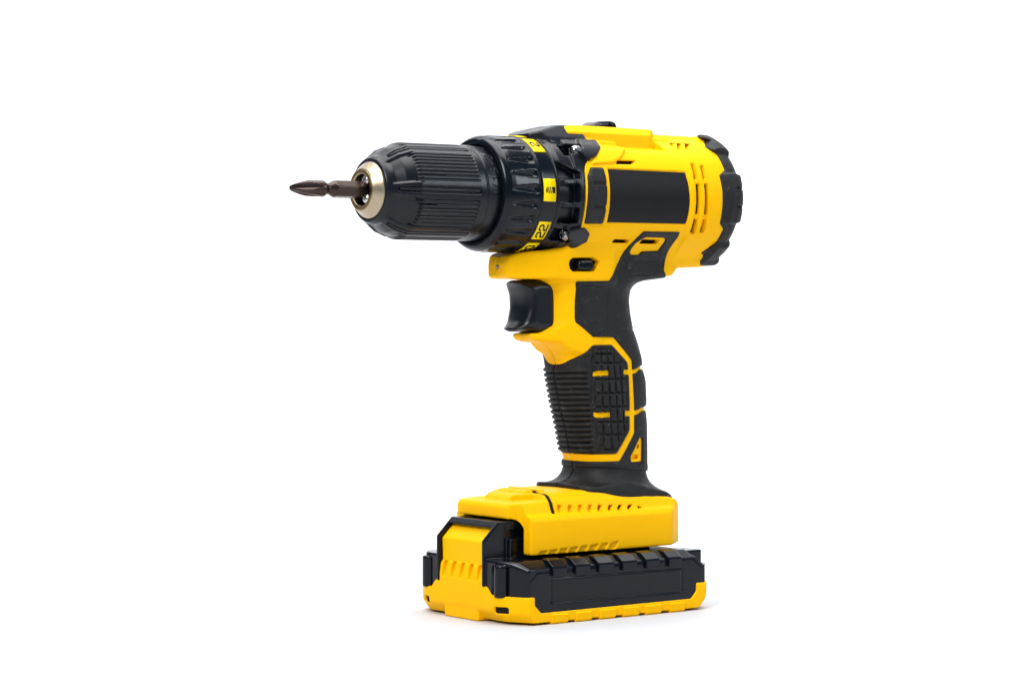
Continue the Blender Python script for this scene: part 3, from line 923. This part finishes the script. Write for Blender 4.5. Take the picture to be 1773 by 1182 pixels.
mount2 = smax(mount, -np.maximum(cut, 24.75 - mA), 0.25)
cut = None
for k, p0 in enumerate([965.5, 984, 1001.6, 1019.2, 1036.5, 1055, 1072, 1089]):
    w_ = 7.0
    d_ = mside(trace(FM, [(p0, 874.5 - 0.12 * k), (p0 + w_, 874.5 - 0.12 * k), (p0 + w_ + 1.0, 886.5 - 0.35 * k), (p0 + 2.0, 887 - 0.35 * k)]))
    dep = 1.5 if k < 4 else 4.0
    d_ = np.maximum(d_, -mount - dep)
    cut = d_ if cut is None else np.minimum(cut, d_)
d_ = np.maximum(mside(trace(FM, [(1106, 876), (1115, 878.6), (1107, 881)])), -mount - 2.0)
cut = np.minimum(cut, d_)
mount2 = smax(mount2, -cut, 0.4)
# transverse slot with a dark bar added as its shade near the front of the deck
sl = np.maximum(np.maximum(np.abs(mx - 4.4) - 1.0, -mount - 2.2), mA - 22.4)
mount2 = smax(mount2, -sl, 0.3)
# moulding seam down the middle of the front
mount2 = smax(mount2, -np.maximum(np.maximum(mA - 0.3, -mount - 0.5), mx - 6), 0.15)
# deck step lines
mount2 = smax(mount2, -np.maximum(np.maximum(np.abs(mx + 6.4) - 0.22, -mount - 0.3), mA - 17), 0.2)
foot = surf('battery_mount', gm_, mount2, YELLOW, drill, 'vented yellow foot that slides over the battery pack')
ins = np.maximum(np.maximum(np.abs(mx - 4.4) - 0.95, np.maximum(mount + 0.5, -mount - 3.0)), mA - 22.2)
surf('slot_shade_bar', gm_, ins, DARK, foot)

# ------------------------------------------------------------------ battery pack
gp_ = Grid((-30, 84), (-38.5, 0), (0, 43))
px_, pA, pz = gp_.X, gp_.A, gp_.Z
b2 = lambda pts, r=0.0: poly(px_[:, :, 0], gp_.Y[:, :, 0], fillet(pts, r) if r else pts)[:, :, None]
b3 = lambda pts, r=0.0: poly(px_[:, :, 0], pz[:, 0, :], fillet(pts, r) if r else pts)[:, None, :]
b4 = lambda pts: poly(gp_.Y[0], pz[0], pts)[None]
plan_pts = [(-25.4, -24.5), (-18.6, -36), (73, -36), (78.5, -30), (78.5, 30), (73, 36), (-18.6, 36), (-25.4, 24.5)]
plan = b2(plan_pts, 0.6)
case = smax(plan, b4([(-36.2, 2), (-36, 21.9), (-30.5, 24.9), (30.5, 24.9), (36, 21.9), (36.2, 2)]), 0.6)
# cut-back front and rear upper corners
nrm = np.array([-0.66, 0.56, 0.50]); nrm /= np.linalg.norm(nrm)
case = smax(case, (px_ + 21.4) * nrm[0] + (pA - 31.8) * nrm[1] + (pz - 22.5) * nrm[2], 0.5)
case = smax(case, b3([(-40, 0), (-40, 40), (66.8, 40), (66.8, 23.4), (72.6, 18.6), (90, 18.6), (90, 0)], 0.0), 0.4)
# rails that run inside the foot
rail = box(gp_, -15.0, 58, 0, 18.6, 24, 32.8, 0.5)
rail = np.minimum(rail, box(gp_, -12, 56, 0, 15.5, 30, 39.8, 0.4))
rail = np.minimum(rail, box(gp_, -14.4, 56, 0, 17.0, 36.0, 39.9, 0.5))
rail = smax(rail, -box(gp_, -14.0, -8.2, 18.2, 20, 26.0, 31.8, 0.2), 0.2)
case = np.minimum(case, rail)
# corner pillars
pil = smax(np.sqrt((px_ + 23.8) ** 2 + (pA - 24.6) ** 2) - 3.0, np.abs(pz - 17.0) - 6.4, 0.8)
case = smax(case, -np.maximum(np.maximum(np.sqrt((px_ + 23.8) ** 2 + (pA - 24.6) ** 2) - 4.1, 10.5 - pz), np.maximum(px_ + 21.8, pz - 23)), 0.3)
case = smin(case, pil, 0.1)
flange = smax(b2([(-25.2, -16), (-25.2, -20.4), (-21, -26), (-16, -26), (-16, -16)]), np.abs(pz - 17.4) - 6.2 + 0.55 * np.clip(-(px_ + 19), 0, 10), 0.5)
case = np.minimum(case, flange)
# latch frame
fr_prof = [(-26.5, 14.2), (-26.5, 32.4), (-19.0, 39.8), (-8, 39.9), (-8, 14.2)]
frame = smax(b3(fr_prof, 0.4), pA - 16.2, 0.6)
inner = np.maximum(b3([(-40, 5), (-40, 60), (-17.3, 39.2), (-17.3, 37.0), (-9.5, 37.0), (-9.5, 5)]), pA - 13.0)
inner = np.maximum(np.maximum(pA - 14.9, pz - 37.2), np.maximum(-60 - px_, px_ + 10))
frame = smax(frame, -inner, 0.4)
case = np.minimum(smax(case, -np.maximum(np.maximum(pA - 15.0, px_ + 15), 36 - 50 - pz), 0), frame)
case = np.maximum(case, np.where((pA > 33) & (px_ > -17.5) & (px_ < 71), 3.0 - pz, 9.5 - pz))
# rear stop blocks
case = smin(case, box(gp_, 72, 80.5, 14, 25.5, 12, 23.6, 0.5), 0.2)
# engraved rectangle on the flank
rect = b3(XZ([(955, 999.8), (1181, 982), (1181.6, 1022.4), (955, 1042)], -36), 0.5)
case = smax(case, -np.maximum(np.abs(rect) - 0.26, 35.55 - pA), 0.2)
# shallow line along the upper edge of the flank
case = smax(case, -np.maximum(np.maximum(np.abs(b3([(-18.4, 0), (-18.4, 17.6), (-14.6, 21.0), (66.4, 21.9), (72, 17.6), (72.2, 0)])) - 0.24, 35.65 - pA), 0), 0.2)
pack = surf('battery_pack', gp_, case, GLOSS, drill, 'black and yellow slide-on battery pack under the foot')

# yellow tray
plan_t = b2([(-26.0, -24.9), (-19.0, -36.5), (73.2, -36.5), (79, -30.4), (79, 30.4), (73.2, 36.5), (-19.0, 36.5), (-26.0, 24.9)], 0.8)
topz = np.interp(-gp_.Y[0, :, 0], [0, 17.2, 17.9, 20.6, 21, 40], [14.4, 14.4, 14.0, 11.3, 11.2, 11.2]).astype(np.float32)[None, :, None]
topz = np.where(px_ < -14, topz, 11.2)
tray = smax(plan_t, pz - topz, 0.5)
# sloping underside in front and at the corners
tray = smax(tray, (-(px_ + 26.2) - (pz - 5.4) * 0.8) / 1.28, 0.8)
nn = np.array([-0.8, 0.46, -0.60]); nn /= np.linalg.norm(nn)
tray = smax(tray, (px_ + 22.6) * nn[0] + (pA - 30.6) * nn[1] + (pz - 4.6) * nn[2], 0.6)
tray = smax(tray, (px_ - 79.2 + (4 - pz) * 0.9) / 1.35, 0.8)
tray = smax(tray, (px_ - 72 + (pA - 36.5) * 0.8 + (3.5 - pz) * 0.9) / 1.55, 0.8)
tray = smax(tray, 0.9 - pz, 0.5)
# window for the black flank
cutp = b3([(-16.0, 14), (-16.0, 7.9), (-12.8, 4.7), (65.4, 4.9), (68.2, 7.8), (68.5, 14)], 0.3)
tray = smax(tray, -np.maximum(cutp, 33.5 - pA), 0.3)
# front pad and slots in the corner faces
fpad = smax(b3([(-25.7, 0.1), (-25.7, 5.6), (-20, 6.5), (-16, 0.1)]), pA - 11.6, 0.6)
tray = smin(tray, fpad, 0.2)
hole = box(gp_, -28, -19, 22.2, 28.8, 4.4, 7.0, 0.8)
tray = smax(tray, -hole, 0.4)
hole2 = box(gp_, -30, -25.2, 3, 3.6, 9, 9.2, 0)
tr = surf('tray', gp_, np.maximum(tray, 0.05 - pz), YELLOW, pack, 'yellow lower shell of the battery')
surf('corner_slot_shade', gp_, np.maximum(box(gp_, -24.8, -15, 21.0, 30.4, 3.9, 7.6, 0.1), plan_t + 1.3), DARK, pack, split=True)  # dark block added behind each corner hole to darken its inside like shade

# yellow release latch between the frame legs
latch = smax(b3([(-25.2, 12), (-25.4, 21.8), (-24.3, 22.6), (-24.6, 31.6), (-18.8, 37.1), (-11, 37.1), (-11, 12)], 0.4), pA - 14.8, 0.3)
ridge_l = smax(b3([(-26.0, 13), (-26.0, 16.6), (-25.5, 20.6), (-24.6, 21.4), (-20, 21.4), (-20, 13)]), pA - 14.8, 0.3)
latch = smin(latch, ridge_l, 0.2)
gfull = Grid((-29, -8), (-16.4, 16.4), (11, 40), 0.4, False)
fl_ = Field(gp_, latch)
pts_ = np.stack(np.broadcast_arrays(gfull.X, gfull.Y, gfull.Z), -1).reshape(-1, 3)
ld = fl_(pts_).reshape(gfull.shape).astype(np.float32)
for k in range(5):
    yc = 11.8 - 5.9 * k
    nt_ = np.maximum(np.maximum(np.abs(gfull.Y - yc) - 1.25, np.abs(gfull.Z - 19.2) - 3.0), gfull.X + 23.7 + 0.42 * (19.0 - gfull.Z))
    ld = smax(ld, -nt_, 0.4)
surf('release_latch', gfull, ld, YELLOW, pack, 'yellow release latch framed in black at the front of the battery')

# tabs along the upper edge of the battery flank, and feet along its lower edge


def prism(name, prof, x0, x1, parent, material, bevel=0.35, sgn=1):
    """extrude a (y, z) profile from x0 to x1, slightly chamfered ends"""
    V, Q3 = [], []
    n = len(prof)
    cy = sum(p[0] for p in prof) / n
    cz = sum(p[1] for p in prof) / n
    for xx, s in ((x0, 0.0), (x0 + bevel, 1.0), (x1 - bevel, 1.0), (x1, 0.0)):
        for y, z in prof:
            k = 1.0 if s else 0.93
            V.append((xx, sgn * (cy + (y - cy) * k), cz + (z - cz) * k))
    for l in range(3):
        for i in range(n):
            j = (i + 1) % n
            Q3.append((l * n + i, l * n + j, l * n + n + j, l * n + n + i))
    me = bpy.data.meshes.new(name)
    faces = [list(q) for q in Q3] + [list(range(n))[::-1], list(range(3 * n, 4 * n))]
    me.from_pydata([(a * MM, b * MM, c * MM) for a, b, c in V], [], faces)
    me.update()
    import bmesh
    bm = bmesh.new()
    bm.from_mesh(me)
    bmesh.ops.recalc_face_normals(bm, faces=bm.faces)
    bm.to_mesh(me)
    bm.free()
    me.materials.append(material)
    return link(name, me, parent)


tabs = [(954.5, 985), (993.5, 1025), (1034, 1066), (1075, 1106), (1116, 1145), (1155, 1183)]
feet = [(955, 984), (997, 1025), (1038.6, 1066), (1079, 1107), (1118, 1145), (1160, 1186)]
for sgn in (-1, 1):
    for a, b in tabs:
        x0, x1 = on_y(a + 2.5, 1000, -36.7)[0], on_y(b - 3.0, 980, -36.7)[0]
        prism('case_tab', [(37.3, 19.0), (37.3, 22.0), (36.8, 22.8), (33.4, 25.0), (29.5, 25.5), (29.5, 19.0)], x0, x1, pack, GLOSS, sgn=sgn)
    for a, b in feet:
        x0, x1 = on_y(a, 1075, -36.7)[0], on_y(b, 1060, -36.7)[0]
        prism('base_foot', [(37.0, 0.9), (37.1, 3.6), (36.2, 4.3), (30, 4.3), (30, 0.0), (36.2, 0.0)], x0, x1, pack, YELLOW, sgn=sgn)
